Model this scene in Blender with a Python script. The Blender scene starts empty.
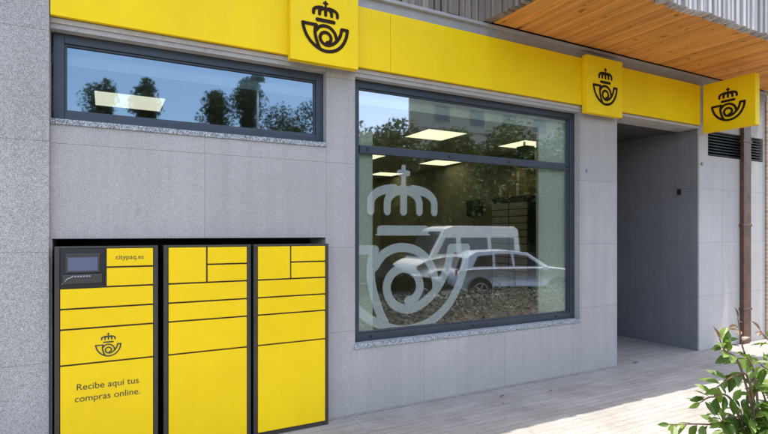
import bpy, bmesh, math, random
from mathutils import Vector, Matrix, noise
random.seed(7)
S = bpy.context.scene
COL = S.collection
R = math.radians

# ------------------------------------------------------------ camera
CAM_Y, CAM_Z = -4.23, 1.65
cd = bpy.data.cameras.new('camera'); cam = bpy.data.objects.new('camera', cd); COL.objects.link(cam)
cam.location = (0, CAM_Y, CAM_Z)
cam.rotation_euler = (R(90), 0, -math.atan2(515, 951))
cd.sensor_width = 36; cd.lens = 36 * 515 / 768; cd.shift_y = 0.0208
cd.clip_start = 0.05; cd.clip_end = 3000
S.camera = cam

# ------------------------------------------------------------ light
SUN = Vector((-0.37, 0.079, -1.0)).normalized()
el = math.asin(-SUN.z); az = math.atan2(-SUN.x, -SUN.y)
W = bpy.data.worlds.new('World'); S.world = W; W.use_nodes = True
nt = W.node_tree; nt.nodes.clear()
sky = nt.nodes.new('ShaderNodeTexSky'); sky.sky_type = 'NISHITA'; sky.sun_disc = False
sky.sun_elevation = el; sky.sun_rotation = az; sky.dust_density = 2.0; sky.ozone_density = 1.0
bg = nt.nodes.new('ShaderNodeBackground'); bg.inputs[1].default_value = 0.15
wo = nt.nodes.new('ShaderNodeOutputWorld')
hs = nt.nodes.new('ShaderNodeHueSaturation'); hs.inputs['Saturation'].default_value = .90
nt.links.new(sky.outputs[0], hs.inputs['Color']); nt.links.new(hs.outputs[0], bg.inputs[0]); nt.links.new(bg.outputs[0], wo.inputs[0])
sl = bpy.data.lights.new('sun', 'SUN'); sl.energy = 2.1; sl.angle = R(0.53); sl.color = (1, 0.955, 0.88)
so = bpy.data.objects.new('sun', sl); COL.objects.link(so); so.location = (6, -3, 12)
so.rotation_euler = SUN.to_track_quat('-Z', 'Y').to_euler()
S.view_settings.view_transform = 'Standard'; S.view_settings.look = 'None'
S.view_settings.exposure = 2.15; S.view_settings.gamma = 1
S.view_settings.use_curve_mapping = False

# ------------------------------------------------------------ materials
class N:
    def __init__(s, name):
        s.m = bpy.data.materials.new(name); s.m.use_nodes = True
        s.t = s.m.node_tree; s.b = s.t.nodes['Principled BSDF']; s.out = s.t.nodes['Material Output']
    def n(s, kind, **kw):
        x = s.t.nodes.new('ShaderNode' + kind)
        for k, v in kw.items(): setattr(x, k, v)
        return x
    def l(s, a, b): s.t.links.new(a, b)
    def coord(s): return s.n('NewGeometry').outputs['Position']
    def math(s, op, a, b=None, clamp=False):
        x = s.n('Math', operation=op); x.use_clamp = clamp
        for i, v in enumerate((a, b)):
            if v is None: continue
            if isinstance(v, (int, float)): x.inputs[i].default_value = v
            else: s.l(v, x.inputs[i])
        return x.outputs[0]
    def scaled(s, sc, src=None):
        mp = s.n('Mapping'); s.l(src or s.coord(), mp.inputs[0]); mp.inputs['Scale'].default_value = sc
        return mp.outputs[0]
    def noise(s, scale, detail=3, rough=.55, vec=None):
        x = s.n('TexNoise'); x.inputs['Scale'].default_value = scale; x.inputs['Detail'].default_value = detail
        x.inputs['Roughness'].default_value = rough; s.l(vec or s.coord(), x.inputs['Vector']); return x.outputs[0]
    def ramp(s, fac, stops):
        x = s.n('ValToRGB'); s.l(fac, x.inputs[0]); e = x.color_ramp.elements
        while len(e) < len(stops): e.new(.5)
        for i, (p, c) in enumerate(stops):
            e[i].position = p; e[i].color = (c, c, c, 1) if isinstance(c, (int, float)) else (*c, 1)
        return x.outputs[0]
    def mix(s, fac, a, b, mode='MIX'):
        x = s.n('Mix', data_type='RGBA', blend_type=mode)
        for i, v in ((0, fac), (6, a), (7, b)):
            if isinstance(v, (int, float)): x.inputs[i].default_value = v
            elif isinstance(v, tuple): x.inputs[i].default_value = (*v, 1)
            else: s.l(v, x.inputs[i])
        return x.outputs[2]
    def bump(s, h, strength=.3, dist=.01):
        x = s.n('Bump'); x.inputs['Strength'].default_value = strength; x.inputs['Distance'].default_value = dist
        s.l(h, x.inputs['Height']); s.l(x.outputs[0], s.b.inputs['Normal'])
    def set(s, col=None, rough=None, metal=None, spec=None):
        for k, v in (('Base Color', col), ('Roughness', rough), ('Metallic', metal), ('Specular IOR Level', spec)):
            if v is None: continue
            if isinstance(v, (int, float)): s.b.inputs[k].default_value = v
            elif isinstance(v, tuple): s.b.inputs[k].default_value = (*v, 1)
            else: s.l(v, s.b.inputs[k])
        return s.m

def plain(name, col, rough=.5, metal=0, var=.12, scale=6, bump=0, spec=.5):
    a = N(name)
    f = a.noise(scale, 4)
    lo = tuple(c * (1 - var) for c in col); hi = tuple(min(1, c * (1 + var)) for c in col)
    a.set(a.ramp(f, [(.3, lo), (.7, hi)]), rough, metal, spec)
    if bump: a.bump(a.noise(scale * 20, 3), bump, .002)
    return a.m

def wall_mat(name, base, speck=.12, joints=True, warm=(1, 1, 1)):
    a = N(name); p = a.coord()
    big = a.ramp(a.noise(1.1, 5, .6), [(.3, .90), (.7, 1.06)])
    fine = a.ramp(a.noise(130, 2, .7), [(.33, 1 - speck * 1.6), (.66, 1 + speck)])
    mid = a.ramp(a.noise(34, 3, .6), [(.3, 1 - speck * .45), (.7, 1 + speck * .35)])
    c = a.mix(1, (base[0], base[1], base[2]), big, 'MULTIPLY')
    c = a.mix(1, c, fine, 'MULTIPLY'); c = a.mix(1, c, mid, 'MULTIPLY')
    # vertical run marks
    st = a.ramp(a.noise(1, 5, .6, a.scaled((9, 9, .5))), [(.35, .95), (.65, 1.03)])
    c = a.mix(1, c, st, 'MULTIPLY')
    # splashed grime and scuffs close to the pavement, sparse spots elsewhere
    sep0 = a.n('SeparateXYZ'); a.l(p, sep0.inputs[0])
    g = a.math('SUBTRACT', .42, sep0.outputs[2]); g = a.math('MULTIPLY', g, 1.3, True)
    g = a.math('MULTIPLY', g, a.ramp(a.noise(3.5, 6, .7), [(.35, 0.15), (.65, 1)]))
    c = a.mix(g, c, (base[0] * .72, base[1] * .72, base[2] * .74))
    sp = a.ramp(a.noise(7, 2, .4), [(.74, 0), (.78, .45)])
    c = a.mix(sp, c, (base[0] * .7, base[1] * .7, base[2] * .7))
    if joints:
        br = a.n('TexBrick', offset=0, squash=1)
        sep = a.n('SeparateXYZ'); a.l(p, sep.inputs[0])
        cb = a.n('CombineXYZ'); a.l(a.math('ADD', a.math('ADD', sep.outputs[0], sep.outputs[1]), .335 + 5.12), cb.inputs[0]); a.l(a.math('ADD', sep.outputs[2], .745), cb.inputs[1])
        a.l(cb.outputs[0], br.inputs['Vector'])
        br.inputs['Scale'].default_value = 1; br.inputs['Brick Width'].default_value = 1.024
        br.inputs['Row Height'].default_value = .755; br.inputs['Mortar Size'].default_value = .0028
        br.inputs['Mortar Smooth'].default_value = .3
        br.inputs['Color1'].default_value = (1, 1, 1, 1); br.inputs['Color2'].default_value = (.925, .925, .93, 1)
        br.inputs['Mortar'].default_value = (.62, .62, .62, 1)
        c = a.mix(1, c, br.outputs[0], 'MULTIPLY')
    a.bump(a.noise(130, 3, .6), .35, .002)
    return a.set(c, .9, 0, .25)

def wood_mat(name, cols, axis, knots=True, rough=.6):
    a = N(name)
    rnd = a.n('NewGeometry').outputs['Random Per Island']
    sc = [28, 28, 28]; sc[axis] = 1.6
    off = a.n('CombineXYZ'); a.l(a.math('MULTIPLY', rnd, 37), off.inputs[axis])
    va = a.n('VectorMath', operation='ADD'); a.l(a.coord(), va.inputs[0]); a.l(off.outputs[0], va.inputs[1])
    v = a.scaled(tuple(sc), va.outputs[0])
    g = a.noise(1.2, 6, .65, v)
    c = a.ramp(g, [(.25, cols[0]), (.5, cols[1]), (.75, cols[2])])
    br = a.ramp(rnd, [(0, .78), (.5, 1.0), (1, 1.15)])
    c = a.mix(1, c, br, 'MULTIPLY')
    if knots:
        k = a.ramp(a.noise(9, 1, .3, va.outputs[0]), [(.72, 0), (.77, .8)])
        c = a.mix(k, c, tuple(x * .35 for x in cols[0]))
    a.bump(g, .3, .003)
    return a.set(c, rough, 0, .3)

M = {}
M['wall'] = wall_mat('granite_render', (.40, .368, .338), .17)
M['wall_light'] = wall_mat('pale_stone_panel', (.48, .448, .412), .05)
M['pier'] = wall_mat('speckled_granite', (.388, .356, .328), .27)
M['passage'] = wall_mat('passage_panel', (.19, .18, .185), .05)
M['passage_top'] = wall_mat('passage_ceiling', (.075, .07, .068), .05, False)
M['stone'] = wall_mat('stone_trim', (.44, .39, .35), .14, False)
M['sill'] = wall_mat('granite_sill', (.34, .34, .345), .55, False)
M['beam'] = wall_mat('concrete_beam', (.36, .34, .32), .08, False)

def paving():
    a = N('paving'); p = a.coord()
    sep = a.n('SeparateXYZ'); a.l(p, sep.inputs[0])
    def brick(w, h, offx, offy, off, mort, c2):
        br = a.n('TexBrick', offset=off)
        cb = a.n('CombineXYZ'); a.l(a.math('ADD', sep.outputs[0], offx), cb.inputs[0]); a.l(a.math('ADD', sep.outputs[1], offy), cb.inputs[1])
        a.l(cb.outputs[0], br.inputs['Vector']); br.inputs['Scale'].default_value = 1
        br.inputs['Brick Width'].default_value = w; br.inputs['Row Height'].default_value = h
        br.inputs['Mortar Size'].default_value = mort; br.inputs['Mortar Smooth'].default_value = .4
        br.inputs['Color1'].default_value = (1, 1, 1, 1); br.inputs['Color2'].default_value = (*c2, 1)
        br.inputs['Mortar'].default_value = (.66, .62, .6, 1)
        return br
    plank = brick(.60, .075, 20, 20.3, .5, .004, (.86, .83, .81))
    slab = brick(.318, .30, 20.02, 20.3 * 1 + .0, 0, .0035, (.93, .91, .9))
    border = a.math('GREATER_THAN', sep.outputs[1], -.30)
    inside = a.math('LESS_THAN', sep.outputs[1], .02)
    border = a.math('MULTIPLY', border, inside)
    pat = a.mix(border, plank.outputs[0], slab.outputs[0])
    base = a.ramp(a.noise(2.2, 6, .65), [(.25, (.228, .208, .184)), (.5, (.284, .264, .236)), (.78, (.335, .314, .284))])
    fine = a.ramp(a.noise(55, 4, .7), [(.25, .86), (.75, 1.1)])
    streak = a.ramp(a.noise(1, 6, .7, a.scaled((2.2, 22, 1))), [(.3, .86), (.7, 1.1)])
    c = a.mix(1, base, pat, 'MULTIPLY'); c = a.mix(1, c, fine, 'MULTIPLY'); c = a.mix(1, c, streak, 'MULTIPLY')
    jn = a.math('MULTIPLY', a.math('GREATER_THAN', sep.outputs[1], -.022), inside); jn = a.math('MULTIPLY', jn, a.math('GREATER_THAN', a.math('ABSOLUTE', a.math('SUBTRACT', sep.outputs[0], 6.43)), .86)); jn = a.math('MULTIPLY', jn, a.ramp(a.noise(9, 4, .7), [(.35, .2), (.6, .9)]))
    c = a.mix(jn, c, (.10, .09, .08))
    spots = a.ramp(a.noise(11, 3, .5), [(.66, 0), (.71, .5)])
    c = a.mix(spots, c, (.14, .125, .115))
    h = a.mix(border, plank.outputs['Fac'], slab.outputs['Fac'])
    hh = a.math('SUBTRACT', a.noise(70, 3), a.math('MULTIPLY', h, 1.6))
    a.bump(hh, .35, .004)
    return a.set(c, .85, 0, .3)
M['paving'] = paving()

def yellow(name, col, rough=.42):
    a = N(name)
    f = a.ramp(a.noise(1.3, 4, .6), [(.3, .93), (.7, 1.05)])
    st = a.ramp(a.noise(1, 5, .7, a.scaled((14, 14, 1.2))), [(.3, .985), (.7, 1.01)])
    c = a.mix(1, col, f, 'MULTIPLY'); c = a.mix(1, c, st, 'MULTIPLY')
    d = a.ramp(a.noise(45, 2, .6), [(.72, 0), (.8, .3)])
    c = a.mix(d, c, (col[0] * .75, col[1] * .7, col[2] * .8 + .01))
    a.bump(a.noise(2.2, 2), .3, .012)
    return a.set(c, a.ramp(a.noise(5, 4), [(.3, rough - .06), (.7, rough + .1)]), 0, .2)
M['yellow'] = yellow('yellow_panel', (.84, .555, .002), .55)
M['yellow_door'] = yellow('yellow_door', (.80, .52, .006), .42)
M['ink'] = plain('dark_brown_print', (.024, .011, .005), .8, spec=.15)
M['ink2'] = plain('grey_print', (.045, .05, .04), .8, spec=.15)
M['locker_frame'] = plain('bronze_frame', (.035, .028, .022), .5)
M['black'] = plain('black_plastic', (.008, .008, .009), .45)
M['black_hole'] = plain('niche_lining', (.01, .01, .01), .9)
M['frame'] = plain('grey_blue_aluminium', (.042, .048, .060), .45, .3)
M['rust'] = plain('brown_steel', (.105, .05, .03), .5, .2, .35, 9, .2)
M['vent'] = plain('louvre_steel', (.05, .055, .055), .5, .4)
M['room_wall'] = plain('interior_paint', (.36, .34, .22), .8)
M['room_wall2'] = plain('interior_side_paint', (.32, .30, .19), .8)
M['room_ceiling'] = plain('ceiling_tile', (.75, .73, .64), .9)
M['room_white'] = plain('white_paint', (.86, .88, .84), .6)
M['bright_white'] = plain('bright_white_panel', (.93, .94, .93), .7, 0, .02)
M['room_floor'] = plain('floor_tile', (.16, .14, .12), .3)
M['cardboard'] = plain('cardboard', (.42, .28, .12), .8)
M['mailbox'] = plain('grey_mailbox', (.62, .58, .48), .5, 0)
M['mailgap'] = plain('mailbox_gap', (.03, .03, .03), .6)
M['counter'] = plain('counter_laminate', (.2, .19, .18), .4)
M['plaster'] = plain('beige_plaster', (.36, .33, .27), .9, 0, .12, .6)
M['asphalt'] = plain('asphalt', (.05, .05, .052), .9, 0, .25, 3, .4)
M['soil'] = plain('soil', (.09, .07, .05), .95, 0, .4, 5, .5)
M['kerb'] = plain('kerb_granite', (.16, .155, .15), .85, 0, .15, 20)
M['grass'] = plain('park_ground', (.09, .11, .045), .95, 0, .4, .5)
M['soffit'] = wood_mat('pine_soffit', ((.56, .215, .038), (.72, .30, .06), (.82, .38, .09)), 1)
M['batten'] = wood_mat('weathered_batten', ((.34, .30, .27), (.50, .455, .42), (.66, .62, .58)), 2, False, .8)
M['batten_dark'] = wood_mat('weathered_cladding', ((.14, .11, .09), (.24, .19, .155), (.37, .31, .26)), 2, False, .85)
M['shadowgap'] = plain('membrane', (.02, .018, .017), .9)
M['bark'] = plain('bark', (.09, .06, .04), .9, 0, .3, 20, .4)
M['twig'] = plain('twig', (.16, .08, .05), .7, 0, .3, 20)
M['rubber'] = plain('rubber', (.02, .02, .02), .8)
M['alloy'] = plain('alloy', (.4, .4, .4), .3, .8)
M['carglass'] = plain('car_glass', (.02, .025, .03), .05, 0, .05, 3, 0, .8)
M['car_white'] = plain('silver_car_paint', (.75, .77, .80), .15)
M['car_cream'] = plain('cream_van_paint', (.72, .70, .62), .3)
M['car_dark'] = plain('dark_car_paint', (.02, .025, .03), .2)
M['lamp_glass'] = plain('lamp_lens', (.7, .7, .7), .1)
M['tail'] = plain('tail_lens', (.4, .02, .02), .2)
M['steel'] = plain('galvanised_steel', (.3, .31, .32), .5, .6)
M['dryleaf'] = plain('dry_leaf', (.10, .05, .025), .8)

def brick_mat():
    a = N('brick'); br = a.n('TexBrick'); sep = a.n('SeparateXYZ'); a.l(a.coord(), sep.inputs[0])
    cb = a.n('CombineXYZ'); a.l(a.math('ADD', sep.outputs[0], sep.outputs[1]), cb.inputs[0]); a.l(sep.outputs[2], cb.inputs[1])
    a.l(cb.outputs[0], br.inputs['Vector']); br.inputs['Scale'].default_value = 1
    br.inputs['Brick Width'].default_value = .25; br.inputs['Row Height'].default_value = .065; br.inputs['Mortar Size'].default_value = .007
    br.inputs['Color1'].default_value = (.30, .19, .12, 1); br.inputs['Color2'].default_value = (.40, .28, .19, 1); br.inputs['Mortar'].default_value = (.4, .37, .33, 1)
    c = a.mix(1, br.outputs[0], a.ramp(a.noise(30, 3), [(.3, .8), (.7, 1.15)]), 'MULTIPLY')
    a.bump(br.outputs['Fac'], -.5, .006)
    return a.set(c, .9)
M['brick'] = brick_mat()

def leaf_mat(name, c1, c2, rough=.45, trans=.25):
    a = N(name); rnd = a.n('NewGeometry').outputs['Random Per Island']
    c = a.ramp(rnd, [(0, c1), (1, c2)])
    a.set(c, rough, 0, .4)
    tr = a.n('BsdfTranslucent'); a.l(a.mix(1, c, (1.5, 1.6, .6), 'MULTIPLY'), tr.inputs[0])
    mx = a.n('MixShader'); mx.inputs[0].default_value = trans
    a.l(a.b.outputs[0], mx.inputs[1]); a.l(tr.outputs[0], mx.inputs[2]); a.l(mx.outputs[0], a.out.inputs[0])
    return a.m
M['leaf'] = leaf_mat('shrub_leaf', (.04, .08, .01), (.17, .25, .035), .5, .38)
M['leaf_red'] = leaf_mat('young_leaf', (.09, .035, .03), (.13, .08, .03))
M['tree_leaf'] = leaf_mat('tree_leaf', (.018, .035, .01), (.06, .09, .022), .6)
M['cypress_leaf'] = leaf_mat('cypress_leaf', (.03, .05, .018), (.075, .11, .035), .7)

M['cover_leaf'] = leaf_mat('cover_leaf', (.010, .016, .007), (.035, .045, .018), .5)
def emit(name, col, s):
    a = N(name); a.b.inputs['Base Color'].default_value = (.8, .8, .8, 1) if name != 'screen' else (.02, .02, .03, 1)
    a.b.inputs['Emission Color'].default_value = (*col, 1); a.b.inputs['Emission Strength'].default_value = s
    return a.m
M['panel_light'] = emit('light_diffuser', (1, .93, .70), .40)
M['screen'] = emit('screen', (.20, .26, .5), .08)

def glass_mat(name, refl, tint, coat=(.92, .96, 1)):
    a = N(name)
    a.t.nodes.remove(a.b)
    lw = a.n('LayerWeight'); lw.inputs[0].default_value = .35
    f = a.math('ADD', a.math('MULTIPLY', lw.outputs['Fresnel'], .75), refl, True)
    gl = a.n('BsdfGlossy'); gl.inputs['Roughness'].default_value = .022; gl.inputs['Color'].default_value = (*coat, 1)
    bm = a.n('Bump'); bm.inputs['Strength'].default_value = .03; bm.inputs['Distance'].default_value = .02
    a.l(a.noise(.9, 1, .4), bm.inputs['Height']); a.l(bm.outputs[0], gl.inputs['Normal'])
    tr = a.n('BsdfTransparent'); tr.inputs[0].default_value = (*tint, 1)
    mx = a.n('MixShader'); a.l(f, mx.inputs[0]); a.l(tr.outputs[0], mx.inputs[1]); a.l(gl.outputs[0], mx.inputs[2])
    a.l(mx.outputs[0], a.out.inputs[0]); return a.m
M['glass'] = glass_mat('window_glass', .25, (.82, .85, .72))
M['glass_high'] = glass_mat('high_window_glass', .15, (.44, .50, .52), (.62, .82, 1))
g = N('clear_edge'); g.t.nodes.remove(g.b); t_ = g.n('BsdfTransparent'); g.l(t_.outputs[0], g.out.inputs[0]); M['clear'] = g.m
v = N('frosted_vinyl'); v.set((.62, .68, .63), .7, 0, .2)
t_ = v.n('BsdfTransparent'); mx = v.n('MixShader'); mx.inputs[0].default_value = .27
v.l(t_.outputs[0], mx.inputs[1]); v.l(v.b.outputs[0], mx.inputs[2]); v.l(mx.outputs[0], v.out.inputs[0]); M['vinyl'] = v.m

# ------------------------------------------------------------ mesh helpers
class MB:
    def __init__(s): s.v = []; s.f = []; s.mi = []
    def add(s, vs, fs, mi=0):
        b = len(s.v); s.v += [tuple(p) for p in vs]; s.f += [tuple(b + i for i in f) for f in fs]; s.mi += [mi] * len(fs); return s
    def box(s, x0, x1, y0, y1, z0, z1, mi=0):
        return s.add([(x0, y0, z0), (x1, y0, z0), (x1, y1, z0), (x0, y1, z0), (x0, y0, z1), (x1, y0, z1), (x1, y1, z1), (x0, y1, z1)],
                     [(0, 3, 2, 1), (4, 5, 6, 7), (0, 1, 5, 4), (1, 2, 6, 5), (2, 3, 7, 6), (3, 0, 4, 7)], mi)
    def bbox(s, x0, x1, y0, y1, z0, z1, b=.004, mi=0):
        bm = bmesh.new(); bmesh.ops.create_cube(bm, size=1)
        for q in bm.verts: q.co = Vector(((x0 + x1) / 2 + q.co.x * (x1 - x0), (y0 + y1) / 2 + q.co.y * (y1 - y0), (z0 + z1) / 2 + q.co.z * (z1 - z0)))
        bmesh.ops.bevel(bm, geom=bm.edges[:] + bm.verts[:], offset=b, segments=2, affect='EDGES', profile=.6)
        return s.bm(bm, mi)
    def bm(s, bm, mi=0):
        bm.verts.index_update(); s.add([q.co[:] for q in bm.verts], [[q.index for q in f.verts] for f in bm.faces], mi); bm.free(); return s
    def tube(s, pts, r0, r1=None, n=8, mi=0, cap=True):
        r1 = r0 if r1 is None else r1; pts = [Vector(p) for p in pts]; vs = []; fs = []
        for i, p in enumerate(pts):
            d = (pts[min(i + 1, len(pts) - 1)] - pts[max(i - 1, 0)]).normalized()
            a = d.cross(Vector((0, 0, 1)) if abs(d.z) < .9 else Vector((1, 0, 0))).normalized(); c = d.cross(a)
            r = r0 + (r1 - r0) * i / (len(pts) - 1)
            for k in range(n): t = 2 * math.pi * k / n; vs.append(p + a * math.cos(t) * r + c * math.sin(t) * r)
        for i in range(len(pts) - 1):
            for k in range(n): fs.append((i * n + k, i * n + (k + 1) % n, (i + 1) * n + (k + 1) % n, (i + 1) * n + k))
        if cap: fs += [tuple(range(n))[::-1], tuple(range((len(pts) - 1) * n, len(pts) * n))]
        return s.add(vs, fs, mi)

ROOT = {}
def thing(name, label, cat, loc=(0, 0, 0), group=None, kind=None):
    o = bpy.data.objects.new(name, None); COL.objects.link(o); o.location = loc; o.empty_display_size = .1
    o['label'] = label; o['category'] = cat
    if group: o['group'] = group
    if kind: o['kind'] = kind
    ROOT[o.name] = Vector(loc); return o
def build(name, mb, mats, parent=None, smooth=False, loc=None):
    me = bpy.data.meshes.new(name); off = ROOT.get(parent.name, Vector()) if parent else Vector(loc or (0, 0, 0))
    me.from_pydata([tuple(Vector(p) - off) for p in mb.v], [], mb.f)
    for m in (mats if isinstance(mats, (list, tuple)) else [mats]): me.materials.append(M[m])
    me.polygons.foreach_set('material_index', mb.mi)
    if smooth: me.polygons.foreach_set('use_smooth', [True] * len(me.polygons))
    me.update()
    o = bpy.data.objects.new(name, me); COL.objects.link(o)
    if parent: o.parent = parent; ROOT[o.name] = off
    else: o.location = off
    return o
def tag(o, label=None, cat=None, group=None, kind=None):
    for k, v_ in (('label', label), ('category', cat), ('group', group), ('kind', kind)):
        if v_: o[k] = v_
    return o
def copy_tree(o, parent=None):
    c = o.copy(); COL.objects.link(c)
    if parent: c.parent = parent; ROOT[c.name] = ROOT.get(parent.name, Vector())
    for ch in list(o.children): copy_tree(ch, c)
    return c

# ------------------------------------------------------------ ground
o = build('ground', MB().box(-900, 900, -900, 900, -1.3, -.75), 'grass'); tag(o, 'open ground spreading out far behind the street', 'ground', kind='structure')
o = build('road', MB().box(-200, 200, -15.2, -6.45, -.9, -.65), 'asphalt'); tag(o, 'dark asphalt road with parked cars', 'road', kind='structure')
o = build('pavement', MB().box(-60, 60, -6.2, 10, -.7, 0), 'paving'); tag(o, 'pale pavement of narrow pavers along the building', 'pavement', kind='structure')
o = build('kerb', MB().bbox(-60, 60, -6.45, -6.2, -.7, .0, .01), 'kerb'); tag(o, 'granite kerb at the street edge of the pavement', 'kerb', kind='structure')

# ------------------------------------------------------------ building
B = thing('post_office_building', 'grey granite faced building with two dark framed windows, open passage and wooden balcony', 'building', (3.5, 0, 0))
ZO = 3.07            # window head
XL, XN0, XN1 = -.335, -.323, 1.705
P0, P1, P2, P3 = 1.715, 1.992, 4.91, 5.569
w = MB()
w.box(XL, XN0, 0, .5, 0, 1.61); w.box(XN1, P0, 0, .5, 0, 1.61)       # niche cheeks
w.box(XL, P0, 0, .3, 1.61, 2.405)
w.box(P0, P1, 0, .3, 0, ZO)
w.box(P1, P2, 0, .3, 0, .598)
w.box(P2, P3, 0, .3, 0, ZO)
w.box(XL, P3, .0, .3, ZO, 3.70)
build('front_wall', w, 'wall', B)
w = MB(); w.box(7.303, 9.045, 0, .3, 0, 2.748); w.box(7.294, 7.303, 0, .02, 0, 2.748); w.box(7.303, 7.51, 0, .3, 2.748, 3.11); w.box(7.294, 7.303, 0, .02, 2.748, 3.11); w.box(8.985, 9.045, 0, .3, 2.748, 3.11)
w.box(P3 + .002, 9.045, .0, .3, 3.11, 3.70)
build('right_wall', w, 'wall_light', B)
build('corner_pier', MB().bbox(-6, XL, -.06, .3, 0, 3.9, .006), 'pier', B)
# passage
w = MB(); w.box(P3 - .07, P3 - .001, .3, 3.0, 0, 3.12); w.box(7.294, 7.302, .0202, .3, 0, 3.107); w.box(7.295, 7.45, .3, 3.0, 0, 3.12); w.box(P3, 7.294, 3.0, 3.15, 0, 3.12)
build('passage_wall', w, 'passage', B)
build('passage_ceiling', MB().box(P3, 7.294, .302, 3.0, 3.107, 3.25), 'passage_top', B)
d = build('passage_door', MB().bbox(5.9, 6.9, 2.95, 2.995, 0, 2.15, .006), 'frame', B)
build('door_handle', MB().tube([(6.0, 2.93, 1.0), (6.0, 2.93, 1.25)], .012), 'steel', d)
# niche lining
w = MB(); w.box(XN0, XN1, .40, .44, 0, 1.6); w.box(XN0, XN1, .05, .44, 1.602, 1.609)
build('locker_niche', w, 'black_hole', B)
# stone trim between sign band and windows
w = MB(); w.bbox(XL, P3, -.014, 0, 3.106, 3.142, .003); build('lintel_trim', w, 'stone', B)
w = MB(); w.bbox(P3 + .003, 7.294, -.012, 0, 3.108, 3.142, .003); build('lintel_trim', w, 'stone', B)
w = MB(); w.bbox(P2 + .035, P2 + .041, -.003, 0, .64, 3.1, .001)
build('jamb_joint', w, 'stone', B)
# concrete beam with ledge
w = MB(); w.box(XL, 9.044, -.012, .3, 3.70, 3.795); w.bbox(XL, 9.044, -.05, .3, 3.795, 3.828, .006)
build('beam', w, 'beam', B)
# upper storey
build('upper_wall', MB().box(-6, 10.2, .04, .34, 3.83, 7.0), 'shadowgap', B)
def battens(x0, x1, y0, y1, z0, z1, along='x', step=.08, wd=.045):
    mb = MB(); a, b = (x0, x1) if along == 'x' else (y0, y1); t = a
    while t + wd <= b:
        j = random.uniform(-.012, .012); q = random.uniform(-.010, .018); h = random.uniform(-.012, .012); ww = wd + random.uniform(-.012, .004)
        if along == 'x': mb.box(t + j, t + j + ww, y0 + q, y1, z0 + h, z1)
        else: mb.box(x0 + q, x1, t + j, t + j + ww, z0 + h, z1)
        t += step
    return mb
build('upper_cladding', battens(-6, 3.45, -.03, .038, 3.834, 6.9, 'x', .075, .069), 'batten_dark', B)
build('shading_eave', MB().box(-8, 10.22, -1.38, .5, 7.0, 7.2), 'beam', B)  # unseen overhang, added and sized to keep the facade in shade
build('roof', MB().box(-8, 10.22, .5, 9, 7.0, 7.2), 'beam', B)
build('gable_wall', MB().box(-6.2, -6.0, .3, 9, 0, 7.0).box(9.05, 9.2, .31, 9, 0, 7).box(-6, 9.05, 8.8, 9, 0, 7), 'wall', B)
# balcony
bx0, bx1, by = 3.45, 9.12, -1.275
build('balcony_floor', MB().box(bx0 + .1, bx1 - .1, by + .1, 0.03, 3.87, 4.05), 'shadowgap', B)
mb = MB(); t = bx0 + .115
while t < bx1 - .13:
    q = random.uniform(-.0015, .0015); mb.bbox(t, t + .058, by + .115, -.052, 3.842 + q, 3.866, .002); t += .0605
build('balcony_soffit', mb, 'soffit', B)
build('balcony_cladding', battens(bx0, bx1, by, by + .105, 3.825, 4.98, 'x', .079, .046), 'batten', B)
build('balcony_cladding', battens(bx0, bx0 + .10, by + .12, .035, 3.834, 4.98, 'y', .079, .064), 'batten_dark', B)
build('balcony_cladding', battens(bx1 - .1, bx1, by + .12, -.04, 3.825, 4.98, 'y', .079, .05), 'batten', B)
build('balcony_backing', MB().box(bx0 + .102, bx1 - .102, by + .107, by + .114, 3.868, 4.95).box(bx0 + .101, bx0 + .108, by + .116, 0.03, 3.868, 4.95), 'shadowgap', B)

# vent louvre
ve = build('louvre_vent', MB().box(7.512, 8.983, .1, .12, 2.75, 3.108), 'black_hole', B)
mb = MB(); z = 2.765
while z < 3.09:
    y0, y1 = .008, .06
    mb.add([(7.515, y0, z), (8.98, y0, z), (8.98, y1, z + .03), (7.515, y1, z + .03), (7.515, y0, z + .006), (8.98, y0, z + .006), (8.98, y1, z + .036), (7.515, y1, z + .036)],
           [(0, 3, 2, 1), (4, 5, 6, 7), (0, 1, 5, 4), (1, 2, 6, 5), (2, 3, 7, 6), (3, 0, 4, 7)])
    z += .042
build('louvre_blade', mb, 'vent', ve)

# wall fittings
for (x, z, y) in ((5.03, 2.39, 0), (7.36, 2.62, 0)):
    build('wall_fitting', MB().bbox(x - .018, x + .018, y - .02, y, z - .02, z + .02, .004), 'steel', B)
build('wall_fitting', MB().bbox(7.26, 7.294, .25, .29, 2.2, 2.28, .004), 'black', B)

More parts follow.
